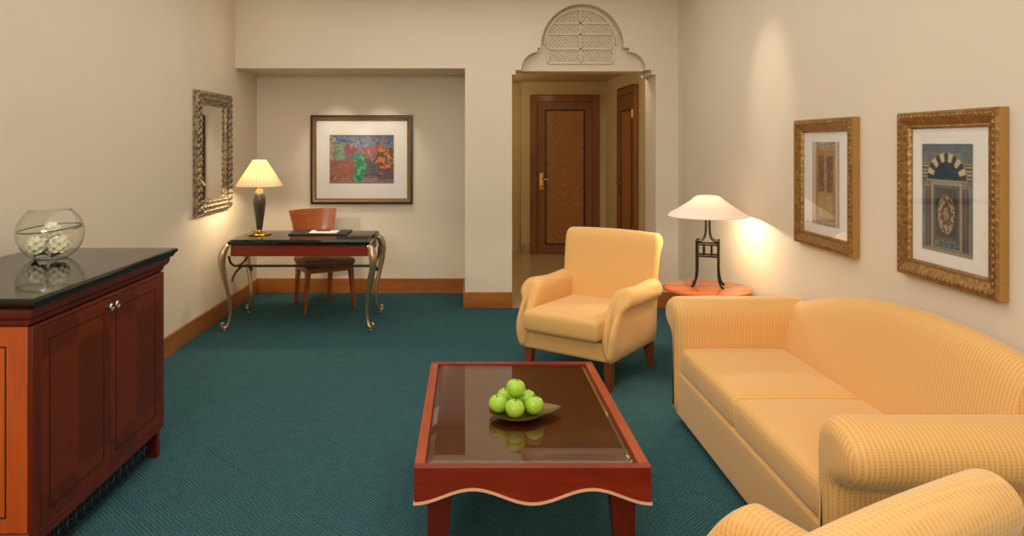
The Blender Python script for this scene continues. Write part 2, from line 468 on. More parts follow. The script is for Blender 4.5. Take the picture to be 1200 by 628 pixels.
# ------------------------------------------------------------------ the setting
XL, XR = -2.23, 2.02; YP = 6.96; YA = 7.67; YB = -2.6; ZC = 3.12
AX1 = -0.025; OX0, OX1 = 0.426, 1.806; PT = 0.40; HX0, HX1 = -0.9, 1.98; YD = 10.40; HZ = 2.46
struct(MB().box(XL-.1, XR+.1, YB-.1, YP, -.1, 0).box(XL-.1, OX0-.15, YP, YA+.1, -.1, 0).box(OX1, XR+.1, YP, YP+.3, -.1, 0), 'floor', M['carpet'])
struct(MB().box(OX0-.15, OX1, YP, YP+PT, -.1, 0.0).box(OX0-.15, HX1+.1, YP+PT, YA+.19, -.1, 0.0).box(HX0, HX1+.1, YA+.19, YD+.5, -.1, 0.0), 'floor_hall', M['tile'])
struct(MB().box(XL-.1, XR+.1, YB-.1, YP+.1, ZC, ZC+.1), 'ceiling', M['ceil'])
struct(MB().box(HX0, HX1+.1, YP+PT, YD+.5, HZ, HZ+.1), 'ceiling_hall', M['hallwall'])
struct(MB().box(XL-.1, XL, YB-.1, YA+.1, 0, ZC), 'wall_left', M['wall'])
struct(MB().box(XR, XR+.1, YB-.1, YP+PT, 0, ZC), 'wall_right', M['wall'])
struct(MB().box(XL, XR, YB-.1, YB, 0, ZC), 'wall_rear', M['wall'])
# partition with the alcove, the pillar, the opening and the lobed niche over it
P = MB()
ZA = 2.30
P.box(XL, AX1, YP, YP+.9, ZA, ZC)                    # dropped head over the alcove
P.box(XL, AX1, YA, YA+.19, 0, ZA)                     # alcove rear
P.box(AX1, OX0, YP, YP+PT, 0, ZC)                     # pillar
P.box(AX1, AX1+.12, YP+PT, YA+.19, 0, ZA+.3)
P.box(OX1, XR, YP, YP+PT, 0, ZC)                      # right pier
RD = 0.12; ZS = WZ(82, YP)
P.box(OX0, OX1, YP+RD, YP+PT, ZS, ZC)                 # behind the niche
out = [(600, 87.5), (604.5, 87.5), (604.5, 82), (611, 82)]
out += [(630 - 19*math.cos(R(a)), 82 - 21*math.sin(R(a))) for a in range(10, 91, 10)]
out += [(630, 56), (633.5, 56)]
out += [(682.5 - 49*math.cos(R(a)), 56 - 51.5*math.sin(R(a))) for a in range(6, 180, 6)]
out += [(731.5, 56), (737.5, 56), (737.5, 61)]
out += [(737.5 + 19.5*math.sin(R(a)), 82 - 21*math.cos(R(a))) for a in range(10, 91, 10)]
out += [(763.5, 82), (763.5, 87.5), (768.6, 87.5)]
ol = [(WX(a, YP), WZ(b, YP)) for a, b in out]
ol[0] = (OX0, ol[0][1]); ol[-1] = (OX1, ol[-1][1])
for (xa, za), (xb, zb) in zip(ol[:-1], ol[1:]):
    y2 = YP + RD if min(za, zb) > ZS - 1e-4 else YP + PT
    if xb - xa > 1e-5:
        P.add([(xa, YP, za), (xb, YP, zb), (xb, YP, ZC), (xa, YP, ZC)], [(0, 1, 2, 3)])
    P.add([(xa, YP, za), (xb, YP, zb), (xb, y2, zb), (xa, y2, za)], [(0, 1, 2, 3)])
P.add([(OX0, YP+PT, ol[0][1]), (ol[1][0], YP+PT, ol[0][1]), (ol[1][0], YP+PT, ZS), (OX0, YP+PT, ZS)], [(0,1,2,3)])
P.add([(OX1, YP+PT, ol[0][1]), (ol[-2][0], YP+PT, ol[0][1]), (ol[-2][0], YP+PT, ZS), (OX1, YP+PT, ZS)], [(0,1,2,3)])
struct(P, 'wall_back', M['wall'], merge=False)
# carved lattice inside the niche
DL = YP + RD
LT = MB()
def lbar(a, b, wd, dep):
    (xa, ya), (xb, yb) = a, b
    A = Vector((WX(xa, DL), WZ(ya, DL))); B = Vector((WX(xb, DL), WZ(yb, DL)))
    t = (B - A).normalized(); n = Vector((-t.y, t.x)) * wd
    q = [A+n, B+n, B-n, A-n]
    LT.add([(p.x, DL, p.y) for p in q] + [(p.x, DL-dep, p.y) for p in q],
           [(4,5,6,7),(0,1,5,4),(1,2,6,5),(2,3,7,6),(3,0,4,7)])
for a, b in [((642, 40), (642, 74)), ((718, 40), (718, 74)), ((642, 74), (718, 74)), ((642, 40.5), (718, 40.5)),
             ((642, 57.5), (718, 57.5)), ((645, 27.5), (716, 27.5)), ((680, 12), (680, 74))]:
    lbar(a, b, 0.009, 0.022)
ap = [(680.5 - 42*math.cos(R(a)), 53 - 42*math.sin(R(a))) for a in range(0, 181, 6)]
for a, b in zip(ap[:-1], ap[1:]): lbar(a, b, 0.012, 0.026)
lo = [(a, b) for a, b in [(632, 62), (640, 63), (642, 74)]]
def inside(x, y):
    if 642 < x < 718 and 40 < y < 74: return True
    return y <= 53 and ((x-680.5)/41.0)**2 + ((y-53)/41.0)**2 < 1
for sgn in (1, -1):
    for k in range(-30, 31):
        c0 = k*5.0; run = []
        for i in range(0, 100):
            y = 10 + i*0.65; x = 680 + sgn*(y - 57) + c0
            if inside(x, y): run.append((x, y))
            elif len(run) > 3: lbar(run[0], run[-1], 0.0035, 0.012); run = []
            else: run = []
        if len(run) > 3: lbar(run[0], run[-1], 0.0035, 0.012)
lt = LT.build('lattice_panel', M['plaster'], smooth=0, merge=False)
tag(lt, 'carved cream plaster lattice panel in the arched niche over the doorway', 'lattice panel')
# hall beyond the opening
struct(MB().box(WX(611, YD), HX1, YD, YD+.5, 0, HZ).box(HX0, WX(611, YD), YD+.25, YD+.5, 0, HZ).box(HX0-.1, HX0, YP+.9, YD+.5, 0, HZ), 'wall_hall_far', M['hallwall'])
struct(MB().box(HX1, HX1+.1, YP+PT, YD, 0, HZ).box(OX1+.0, HX1, YP+PT, YP+PT+.02, 0, HZ), 'wall_hall_side', M['hallwall'])
struct(MB().box(WX(611, YD), WX(621, YD), YD-.015, YD, 0, .15).box(WX(702, YD), HX1, YD-.015, YD, 0, .15), 'baseboard_hall', M['marble'])
# wooden baseboards
bt, bh = .018, .155
struct(MB().box(XL, XL+bt, YB, YA, 0, bh), 'baseboard_left', M['basey'], bevel=.005)
struct(MB().box(XL+bt, AX1, YA-bt, YA, 0, bh).box(AX1-bt, OX0, YP-bt, YP, 0, bh).box(AX1-bt, AX1, YP, YA-bt, 0, bh), 'baseboard_back', M['base'], bevel=.005)
struct(MB().box(OX1, XR-bt, YP-bt, YP, 0, bh), 'baseboard_pier', M['base'], bevel=.005)
struct(MB().box(XR-bt, XR, YB, YP, 0, bh), 'baseboard_right', M['basey'], bevel=.005)

# hall doors
def frame_bars(mb, a0, a1, z1, wd, put):
    put(mb, a0, a0+wd, 0, z1); put(mb, a1-wd, a1, 0, z1); put(mb, a0+wd, a1-wd, z1-wd, z1)
dx0, dx1, dz = WX(621, YD), WX(702, YD), 2.27
d1 = bpy.data.objects.new('door_1', None); COL.objects.link(d1); d1.location = ((dx0+dx1)/2, YD, 0); d1['kind'] = 'structure'
hw = (dx1-dx0)/2
mb = MB(); frame_bars(mb, -hw, hw, dz, .10, lambda m, a, b, c, d: m.box(a, b, -.05, -.001, c, d)); mb.build('door_frame', M['doorwood'], d1, bevel=.008)
mb = MB().box(-hw+.1, hw-.1, -.03, -.001, .004, dz-.1); mb.build('door_leaf', M['doorwood'], d1, bevel=.003)
px0, px1 = WX(639.5, YD)-(dx0+dx1)/2, WX(684, YD)-(dx0+dx1)/2; pz0, pz1 = WZ(287, YD)+.02, WZ(129.5, YD)
pc = ((px0+px1)/2, -.032, (pz0+pz1)/2)
MB().box(px0, px1, -.034, -.03, pz0, pz1).build('door_panel', M['doorpanel'], d1, origin=pc)
mb = MB()
for a in ((px0-.015, px0+.01, pz0, pz1), (px1-.01, px1+.015, pz0, pz1), (px0-.015, px1+.015, pz0-.015, pz0+.01), (px0-.015, px1+.015, pz1-.01, pz1+.015)):
    mb.box(a[0], a[1], -.037, -.03, a[2], a[3])
mb.build('inlay_line', M['inlay'], d1)
hx = WX(634, YD)-(dx0+dx1)/2
mb = MB().box(hx-.028, hx+.028, -.042, -.03, .92, 1.16)
mb.tube([(hx, -.04, 1.07), (hx, -.085, 1.07), (hx+.02, -.09, 1.07), (hx+.13, -.09, 1.065)], [.012, .012, .013, .010], 10)
mb.sphere((hx, -.045, .97), .014)
mb.build('door_handle', M['brass'], d1, bevel=.002)
d2 = bpy.data.objects.new('door_2', None); COL.objects.link(d2); d2.location = (HX1, 8.9, 0); d2['kind'] = 'structure'
mb = MB(); frame_bars(mb, -.5, .5, dz, .09, lambda m, a, b, c, d: m.box(-.05, -.001, a, b, c, d)); mb.build('door_frame', M['doorwood'], d2, bevel=.008)
MB().box(-.03, -.001, -.41, .41, .004, dz-.09).build('door_leaf', M['doorwood'], d2, bevel=.003)
MB().box(-.034, -.03, -.27, .27, .18, 1.98).build('door_panel', M['doorpanely'], d2, origin=(-.032, 0, 1.08))
mb = MB()
for a in ((-.285, -.26, .17, 1.99), (.26, .285, .17, 1.99), (-.285, .285, .165, .19), (-.285, .285, 1.97, 1.995)): mb.box(-.037, -.03, a[0], a[1], a[2], a[3])
mb.build('inlay_line', M['inlay'], d2)
mb = MB().box(-.042, -.03, .32, .375, .92, 1.16); mb.tube([(-.04, .347, 1.07), (-.09, .347, 1.07), (-.09, .32, 1.07), (-.09, .22, 1.065)], .011, 10)
mb.build('door_handle', M['brass'], d2, bevel=.002)
MB().tube([(-.056, -.42, 1.88), (-.056, -.42, 1.98)], .012, 10).build('hinge', M['brass'], d2)

# ------------------------------------------------------------------ armchairs
def end_round(t, n):  # fractions for rounded ends
    return [math.sin(PI/2*i/n) for i in range(n+1)]
def loft_axis(mb, sec, a0, a1, place, r=.03, n=4, mid=8, warp=None):
    """sec: closed list of (p,q); lofted along an axis from a0 to a1 with rounded ends; place(a,p,q)->xyz"""
    cx = sum(p for p, q in sec)/len(sec); cy = sum(q for p, q in sec)/len(sec)
    ext = min(max(p for p, q in sec)-min(p for p, q in sec), max(q for p, q in sec)-min(q for p, q in sec))/2
    st = []
    for i in range(n+1):
        a = PI/2*i/n; st.append((a0 + r*(1-math.sin(a)), r*(1-math.cos(a)) ))
    st = [(a0 + r*(1-math.sin(PI/2*i/n)), r*(1-math.cos(PI/2*i/n))) for i in range(n, -1, -1)]
    st = [(a0 + r*(1-math.cos(PI/2*i/n)), r*(1-math.sin(PI/2*i/n))) for i in range(n+1)]
    en = [(a1 - r*(1-math.cos(PI/2*i/n)), r*(1-math.sin(PI/2*i/n))) for i in range(n, -1, -1)]
    md = [(a0+r + (a1-a0-2*r)*i/mid, 0) for i in range(1, mid)]
    m = len(sec); nrm = []
    area = sum(sec[i][0]*sec[(i+1) % m][1]-sec[(i+1) % m][0]*sec[i][1] for i in range(m))
    sg = 1 if area > 0 else -1
    for i in range(m):
        t = Vector((sec[(i+1) % m][0]-sec[i-1][0], sec[(i+1) % m][1]-sec[i-1][1]))
        t = t.normalized() if t.length > 1e-9 else Vector((1, 0))
        nrm.append((t.y*sg, -t.x*sg))
    rings = []
    for a, ins in st + md + en:
        rings.append([place(a, sec[i][0]-nrm[i][0]*ins, sec[i][1]-nrm[i][1]*ins) for i in range(m)])
    if warp: rings = [[warp(p) for p in rg] for rg in rings]
    mb.loft(rings, True)
    return mb

def make_armchair(label, loc, rz):
    t = thing('armchair', label, 'armchair', loc, rz, 'striped gold armchairs')
    MB().rbox(-.345, .345, -.375, .33, .185, .306, .022, 6).build('base', M['chairx'], t)
    # seat cushion with piping
    c = MB().rbox(-.275, .275, -.45, .25, .324, .457, .026, 10, .016).build('seat_cushion', M['chairx'], t)
    p = MB()
    for zz in (.443, .338):
        pts = []
        for cx, cy, a0 in ((.235, -.41, -90), (.235, .21, 0), (-.235, .21, 90), (-.235, -.41, 180)):
            pts += [(cx+.034*math.cos(R(a0+a)), cy+.034*math.sin(R(a0+a)), zz) for a in range(0, 91, 15)]
        q = []
        for i in range(len(pts)):
            a, b = Vector(pts[i]), Vector(pts[(i+1) % len(pts)])
            for k in range(3 if (b-a).length > .1 else 1): q.append(a.lerp(b, k/3))
        p.tube(q, .0055, 6, closed=True)
    p.build('piping', M['piping'], c)
    # back with a rolled top
    sec = chaikin([(.20, .20), (.215, .44), (.235, .62), (.265, .80), (.29, .915), (.335, .955), (.385, .95), (.42, .91), (.415, .855), (.385, .82), (.36, .74), (.345, .5), (.335, .20)], 3)
    b = MB()
    def bw(pt):
        k = .955 + .045*min(1, max(0, (pt[2]-.5)/.4))
        return (pt[0]*k, pt[1], pt[2] - .012*(pt[0]/.36)**2)
    loft_axis(b, sec, -.37, .37, lambda a, y, z: (a, y, z), .035, 5, 10, bw)
    b.build('backrest', M['chairx'], t, 60)
    # arms: rolled top, front slopes back towards the top
    for sd in (-1, 1):
        sec = chaikin([(0, .19), (0, .50), (.0, .585), (.03, .628), (.075, .64), (.12, .625), (.142, .58), (.138, .535), (.11, .51), (.10, .47), (.10, .19)], 3)
        def aw(pt):
            x, y, z = pt
            f = max(0, min(1, (z-.34)/.29))
            yf = .17*f**1.4 - .015*math.sin(PI*max(0, min(1, (z-.19)/.3)))
            tt = (y+.39)/(.28+.39)
            dz = -.015*max(0, (z-.5)/.13)*max(0, 1-abs(tt-.55)*2)
            return (x, y + yf*(1-tt), z+dz)
        a = MB()
        loft_axis(a, sec, -.39, .30, lambda q, x, z: (sd*(.272+x), q, z), .035, 5, 10, aw)
        a.build('arm', M['chairy'], t, 60)
    for sx in (-1, 1):
        for y, dy in ((-.32, -.012), (.30, .03)):
            l = MB(); r0, r1 = .028, .019
            rings = []
            for z, r, o in ((.20, r0, 0), (.12, r0*.95, .2), (.0, r1, 1)):
                rings.append([(sx*(.297+.008*o)+r*a, y+dy*o+r*b2, z) for a, b2 in ((-1,-1),(1,-1),(1,1),(-1,1))])
            l.loft(rings).build('leg', M['legwood'], t, bevel=.004)
    return t
AC = make_armchair('gold striped armchair by the round side table, facing the coffee table', (.86, 5.07, 0), R(-36.9))
dup(AC, (.542, 1.553, 0), R(210), 'gold striped armchair seen from behind in the lower right foreground')

# ------------------------------------------------------------------ sofa along the right wall
SX, SY = 1.60, 3.265
so = thing('sofa', 'two seat gold striped sofa with rolled arms and humped back under the gilt pictures', 'sofa', (SX, SY, 0))
MB().rbox(1.19-SX, 1.97-SX, 2.36-SY, 4.17-SY, .035, .295, .02, 8).build('base', M['faby'], so)
for y0, y1 in ((2.462, 3.262), (3.268, 4.068)):
    c = MB().rbox(1.195-SX, 1.78-SX, y0-SY, y1-SY, .285, .435, .035, 10, .014).build('seat_cushion', M['faby'], so)
    p = MB()
    for zz in (.415, .31):
        pts = []
        for cx, cy, a0 in ((1.74-SX, y0+.04-SY, -90), (1.74-SX, y1-.04-SY, 0), (1.235-SX, y1-.04-SY, 90), (1.235-SX, y0+.04-SY, 180)):
            pts += [(cx+.036*math.cos(R(a0+a)), cy+.036*math.sin(R(a0+a)), zz) for a in range(0, 91, 15)]
        p.tube(pts, .005, 6, closed=True)
    p.build('piping', M['piping'], c)
asec = chaikin([(0, .04), (0, .49), (-.004, .58), (.015, .650), (.075, .692), (.15, .695), (.225, .675), (.272, .625), (.272, .555), (.225, .505), (.165, .49), (.13, .47), (.125, .42), (.125, .04)], 3)
for y0, sg in ((2.465, -1), (4.065, 1)):
    a = MB()
    loft_axis(a, asec, 1.17-SX, 1.97-SX, lambda q, d, z: (q, y0-SY+sg*d, z), .06, 7, 14)
    arm = a.build('arm', M['fabx'], so, 60)
bk = MB(); rings = []
HP = [(2.30, .80), (2.40, .826), (2.5, .853), (2.7, .877), (2.9, .886), (3.1, .881), (3.3, .866), (3.5, .838), (3.7, .800), (3.9, .750), (4.05, .705), (4.14, .688), (4.3, .68)]
def hump(y):
    for (a, ha), (b, hb_) in zip(HP[:-1], HP[1:]):
        if a <= y <= b: return ha + (hb_-ha)*(y-a)/(b-a)
N = 44
for i in range(N+1):
    tt = i/N; y = 2.40 + (4.13-2.40)*tt
    H = hump(y)
    e = min(1, min(tt, 1-tt)/.02)
    rel = [(1.74, .10), (1.75, .30), (1.77, .46), (1.80, .46+.45*(H-.46)), (1.83, .46+.80*(H-.46)), (1.862, H-.02), (1.91, H), (1.96, H-.02), (1.99, H-.075), (1.995, .5), (1.99, .10)]
    rings.append([(x-SX, y-SY, z) for x, z in chaikin(rel, 3)])
bk.loft(rings).build('backrest', M['faby'], so, 60)
for x in (1.26, 1.92):
    for y in (2.42, 4.10):
        MB().box(x-.03-SX, x+.03-SX, y-.03-SY, y+.03-SY, 0, .06).build('foot', M['darkfoot'], so, bevel=.004)

# ------------------------------------------------------------------ coffee table
TX0, TX1, TY0, TY1, TZ = -.188, .642, 2.53, 3.76, .45
TCX, TCY = (TX0+TX1)/2, (TY0+TY1)/2
ct = thing('coffee_table', 'cherry wood coffee table with a dark glass top and wavy apron', 'coffee table', (TCX, TCY, 0))
hx, hy = (TX1-TX0)/2, (TY1-TY0)/2
rim = .037; GZ = TZ-.004
mb = MB()
def wave_board(mb, along, half, pos0, pos1, trim):
    n = 64
    top = []; bot = []
    for i in range(n+1):
        t = i/n; s = -half + 2*half*t
        z = .325 + .05*(1-math.cos(4*PI*t))/2
        bot.append((s, z)); top.append((s, TZ))
    rings = []
    for (s, zb), (_, zt) in zip(bot, top):
        if trim: zt = zb + .003; zb = zb-.007
        q = [(pos0, zb), (pos1, zb), (pos1, zt), (pos0, zt)]
        rings.append([(s, p, z) if along == 'X' else (p, s, z) for p, z in q])
    mb.loft(rings)
for y0, y1 in ((-hy, -hy+rim), (hy-rim, hy)):
    m1 = MB(); wave_board(m1, 'X', hx, y0, y1, False)
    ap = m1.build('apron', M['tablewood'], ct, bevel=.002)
    m2 = MB(); wave_board(m2, 'X', hx+.002, y0-.003, y1+.003, True); m2.build('edge_trim', M['paletrim'], ap)
for x0, x1 in ((-hx, -hx+rim), (hx-rim, hx)):
    m1 = MB(); wave_board(m1, 'Y', hy-rim, x0, x1, False)
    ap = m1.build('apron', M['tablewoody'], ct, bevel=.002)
    m2 = MB(); wave_board(m2, 'Y', hy-rim, x0-.003, x1+.003, True); m2.build('edge_trim', M['paletrim'], ap)
MB().box(-hx+rim, hx-rim, -hy+rim, hy-rim, TZ-.035, TZ-.016).build('table_panel', M['tabletopdark'], ct)
# bevelled glass sheet
g = MB(); a, b = hx-rim-.002, hy-rim-.002; k = .025
g.loft([[(-a,-b,TZ-.0155),(a,-b,TZ-.0155),(a,b,TZ-.0155),(-a,b,TZ-.0155)], [(-a,-b,TZ-.012),(a,-b,TZ-.012),(a,b,TZ-.012),(-a,b,TZ-.012)],
        [(-a+k,-b+k,GZ),(a-k,-b+k,GZ),(a-k,b-k,GZ),(-a+k,b-k,GZ)]])
g.build('glass_top', M['tableglass'], ct, smooth=0)
for sx in (-1, 1):
    for sy in (-1, 1):
        l = MB(); ox, oy = sx*(hx-.045), sy*(hy-.05)
        rings = []
        for z, wd in ((.41, .09), (.30, .085), (.0, .058)):
            xs = (ox, ox-sx*wd); ys = (oy, oy-sy*wd)
            rings.append([(xs[0], ys[0], z), (xs[1], ys[0], z), (xs[1], ys[1], z), (xs[0], ys[1], z)])
        l.loft(rings).build('leg', M['cherry'], ct, bevel=.003)
# leaf plate and apples
PX, PY = .205, 3.02
pl = MB()
def leaf_r(a):   # pointed at angle 0 (to the right), round elsewhere
    base = .115
    d = abs((a+PI) % (2*PI) - PI)
    return base + .080*max(0, 1-d/.75)**1.3
rings = []
n = 72
for fr, zz in ((.02, .006), (.55, .006), (.85, .012), (1.0, .022), (1.0, .026), (.84, .017), (.55, .011), (.02, .011)):
    rings.append([(fr*leaf_r(2*PI*j/n)*math.cos(2*PI*j/n), .95*fr*leaf_r(2*PI*j/n)*math.sin(2*PI*j/n), zz) for j in range(n)])
pl.loft(rings)
pl.lathe([(.05, 0), (.05, .007)], 24)
plate = pl.build('leaf_plate', M['plate'], smooth=50)
plate.location = (PX, PY, GZ); plate.rotation_euler = (0, 0, R(12))
tag(plate, 'olive bronze leaf shaped plate holding the apples on the coffee table', 'plate')
AR = .0405
aprof = []
for i in range(25):
    a = -PI/2 + PI*i/24
    r = AR*math.cos(a)*(1+.05*math.sin(a)); z = AR*.92*math.sin(a)
    if a > PI/2-.6: z -= .011*((a-(PI/2-.6))/.6)**2
    if a < -PI/2+.45: z += .006*((-PI/2+.45-a)/.45)**2
    aprof.append((max(r, .0004), z))
am = MB().lathe(aprof, 28)
def make_apple():
    o = am.build('apple', M['apple'], smooth=80)
    MB().tube([(0, 0, AR*.62), (.001, .001, AR*.8), (.004, .002, AR*1.02)], [.0016, .0016, .0024], 6).build('stem', M['darkfoot'], o)
    return o
az = GZ + .014 + AR*.89
d = AR*2.0
apples = [((PX-.012, PY-.052, az), 'green apple at the front of the pile, nearest the plate rim'),
          ((PX-.076, PY+.004, az), 'green apple at the left of the pile on the plate'),
          ((PX+.070, PY-.016, az), 'green apple at the right of the pile, beside the pointed plate tip'),
          ((PX-.040, PY+.082, az), 'green apple at the back left of the pile, mostly hidden'),
          ((PX+.044, PY+.068, az), 'green apple at the back right of the pile, partly hidden'),
          ((PX-.004, PY+.016, az+.060), 'topmost green apple of the pile on the leaf plate')]
a0 = make_apple()
for i, (lc, lb) in enumerate(apples):
    if i == 0: o = a0
    else:
        o = a0.copy(); COL.objects.link(o)
        for ch in list(a0.children):
            c = ch.copy(); COL.objects.link(c); c.parent = o
    o.location = lc; o.rotation_euler = (rnd.uniform(-.25, .25), rnd.uniform(-.2, .2), rnd.uniform(0, 6))
    tag(o, lb, 'apple', 'green apples on the leaf plate')

# ------------------------------------------------------------------ cabinet on the left
CX0, CX1, CY0, CY1 = XL+.022, -1.56, 2.57, 3.68
cb = thing('cabinet', 'cherry wood two door cabinet with a black granite top by the left wall', 'cabinet', ((CX0+CX1)/2, (CY0+CY1)/2, 0))
ccx, ccy = cb.location.x, cb.location.y
def L(x, y): return x-ccx, y-ccy
hxw, hyw = (CX1-CX0)/2, (CY1-CY0)/2
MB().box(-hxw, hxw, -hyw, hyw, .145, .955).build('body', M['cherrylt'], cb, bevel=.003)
# stepped cornice under the top
rings = []
for e, z in ((.002, .93), (.012, .94), (.014, .955), (.03, .968), (.036, .985), (.036, .998)):
    rings.append([(-hxw, -hyw-e, z), (hxw+e, -hyw-e, z), (hxw+e, hyw+e, z), (-hxw, hyw+e, z)])
MB().loft(rings).build('cornice', M['cherry'], cb, 20)
rings = []
for e, z in ((.036, .998), (.048, 1.003), (.052, 1.012), (.056, 1.018), (.064, 1.024), (.066, 1.032), (.062, 1.039), (.056, 1.042)):
    rings.append([(-hxw, -hyw-e, z), (hxw+e, -hyw-e, z), (hxw+e, hyw+e, z), (-hxw, hyw+e, z)])
MB().loft(rings).build('granite_top', M['granite'], cb, 25)
CTOP = 1.042
# front frame, doors
dw = hyw-.055
mb = MB()
mb.box(hxw, hxw+.019, -hyw, -hyw+.05, .145, .93); mb.box(hxw, hxw+.019, hyw-.05, hyw, .145, .93)
mb.box(hxw, hxw+.019, -hyw+.05, hyw-.05, .145, .185); mb.box(hxw, hxw+.019, -hyw+.05, hyw-.05, .915, .93)
mb.build('face_frame', M['cherry'], cb, bevel=.002)
for sg in (-1, 1):
    y0, y1 = (-hyw+.051, -.001) if sg < 0 else (.001, hyw-.051)
    oc = (hxw+.014, (y0+y1)/2, .55)
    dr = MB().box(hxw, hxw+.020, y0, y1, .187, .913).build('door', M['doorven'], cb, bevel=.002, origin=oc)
    ln = MB(); ins = .05
    for q in ((y0+ins, y0+ins+.005, .187+ins, .913-ins), (y1-ins-.005, y1-ins, .187+ins, .913-ins), (y0+ins, y1-ins, .187+ins, .187+ins+.005), (y0+ins, y1-ins, .913-ins-.005, .913-ins)):
        ln.box(.006, .0075, q[0]-oc[1], q[1]-oc[1], q[2]-oc[2], q[3]-oc[2])
    ln.build('inlay_line', M['inlay'], dr)
    ky = (-.026 if sg < 0 else .026)-oc[1]; kz = .90-.02-oc[2]
    kn = MB()
    pr = [(.006, 0), (.006, .012), (.016, .014), (.0175, .019), (.014, .024), (.009, .022), (.0005, .021)]
    kn.loft([[(.006+h, ky+r*math.cos(2*PI*j/24), kz+r*math.sin(2*PI*j/24)) for j in range(24)] for r, h in pr])
    kn.build('knob', M['chrome'], dr, 50)
# inlay on the near end panel
mb = MB(); ins = .075
for q in ((-hxw+ins, -hxw+ins+.005, .25, .86), (hxw-ins-.005, hxw-ins, .25, .86), (-hxw+ins, hxw-ins, .25, .255), (-hxw+ins, hxw-ins, .855, .86)):
    mb.box(q[0], q[1], -hyw-.0015, -hyw+.002, q[2], q[3])
mb.build('side_inlay', M['inlay'], cb)
rings = []
mb = MB().box(-hxw, hxw+.012, -hyw-.012, -hyw, .10, .20); mb.build('base_moulding', M['cherry'], cb, bevel=.004)
for x in (-hxw, hxw-.055):
    for y in (-hyw, hyw-.055):
        MB().box(x, x+.055, y + (.020 if y > 0 else 0), y+.055, 0, .15).build('foot', M['cherry'], cb, bevel=.003)
mb = MB().box(hxw-.045, hxw-.035, -hyw+.055, hyw-.055, .012, .145); mb.build('fret_panel', M['fret'], cb)
mb = MB(); n = 16; sp = (2*hyw-.11)/n
for i in range(n):
    y = -hyw+.055+sp*(i+.5)
    for s0 in (0,):
        pts = [(hxw-.034, y-.026+.052*k/10, .085+.035*math.sin(PI*k/10*1.6-.6)) for k in range(11)]
        mb.tube(pts, .004, 6)
        pts = [(hxw-.034, y+.022*math.cos(R(a)), .052+.022*math.sin(R(a))) for a in range(0, 300, 25)]
        mb.tube(pts, .0035, 6)
mb.box(hxw-.04, hxw-.03, -hyw+.055, hyw-.055, .128, .136); mb.box(hxw-.04, hxw-.03, -hyw+.055, hyw-.055, .014, .022)
mb.build('fret_scrolls', M['fretline'], cb, 50)

# fish bowl with white flowers
BX, BY = -1.955, 3.40; BR = .145
bw = []
th = .003
for i in range(0, 29):
    a = -62 + (52+62)*i/28
    bw.append((BR*math.cos(R(a)), BR*.93*math.sin(R(a))))
bz = -bw[0][1]
prof = [(.0005, .0)] + [(r, z+bz) for r, z in bw] + [(bw[-1][0]+.004, bw[-1][1]+bz+.005), (bw[-1][0]-.001, bw[-1][1]+bz+.007)]
inner = [(r-th, z+bz) for r, z in reversed(bw)]; inner[-1] = (bw[0][0]-th, th); prof += inner + [(.0005, th)]
bo = MB().lathe(prof, 48).build('glass_bowl', M['bowlglass'], smooth=60)
bo.location = (BX, BY, CTOP)
tag(bo, 'round clear glass fish bowl holding white flowers on the granite cabinet top', 'bowl')
def make_flower(r):
    """full round flower head: cupped petals overlapping over a ball"""
    m = MB(); n = 34; ga = PI*(3-math.sqrt(5))
    m.sphere((0, 0, 0), .72*r, 14, 9)
    for i in range(n):
        cz = 1 - 1.75*(i+.5)/n; sr = math.sqrt(1-cz*cz)
        d = Vector((sr*math.cos(ga*i), sr*math.sin(ga*i), cz))
        up = Vector((0, 0, 1)); a = d.cross(up); a = a.normalized() if a.length > .01 else Vector((1, 0, 0)); b = d.cross(a)
        w_ = r*(.26+.16*sr); vs = [d*r*.70]; fs = []
        for k, (q, h) in enumerate(((.5, .80), (1.0, .98))):
            for t in range(10):
                an = 2*PI*t/10
                vs.append(d*r*(h + .05*math.cos(an*3+i)*q) + (a*math.cos(an)+b*math.sin(an))*w_*q)
        for t in range(10):
            t2 = (t+1) % 10; fs += [(0, 1+t, 1+t2), (1+t, 11+t, 11+t2, 1+t2)]
        m.add(vs, fs)
    return m
BX += .008
fl = [((BX-.050, BY-.035, CTOP+.064), .044, 'white flower at the front left inside the glass bowl'),
      ((BX+.048, BY-.032, CTOP+.066), .043, 'white flower at the front right inside the glass bowl'),
      ((BX+.0, BY+.056, CTOP+.068), .044, 'white flower at the back inside the glass bowl'),
      ((BX+.002, BY-.005, CTOP+.134), .036, 'white flower on top of the others inside the glass bowl')]
for lc, r, lb in fl:
    o = make_flower(r).build('flower', M['petal'], smooth=60, merge=False); o.location = lc
    o.rotation_euler = (rnd.uniform(-.3, .3), rnd.uniform(-.3, .3), rnd.uniform(0, 6)); tag(o, lb, 'flower', 'white flowers in the glass bowl')
BX -= .008
m = MB()
pts = [(.134*math.cos(R(a)), .134*math.sin(R(a)), .137+.014*math.sin(R(a+40)) + .008*a/360) for a in range(-20, 400, 10)]
m.tube(pts, [.0015]+[.0032]*(len(pts)-2)+[.001], 6)
o = m.build('grass_blade', M['blade'], smooth=60); o.location = (BX, BY, CTOP)
tag(o, 'long green blade of grass curled around inside the glass bowl', 'grass blade')
lv = [(-.02, -.055, 20), (.05, -.05, 80), (-.06, -.02, 300)]
lm = MB()
vs = []
for u in range(8):
    for v in (-1, 0, 1):
        uu = u/7; vs.append((.075*uu-.03, v*.022*math.sin(PI*min(.97, .08+.9*uu)), .006*abs(v) + .012*math.sin(PI*uu)))
lm.add(vs, [(u*3+v, (u+1)*3+v, (u+1)*3+v+1, u*3+v+1) for u in range(7) for v in range(2)])
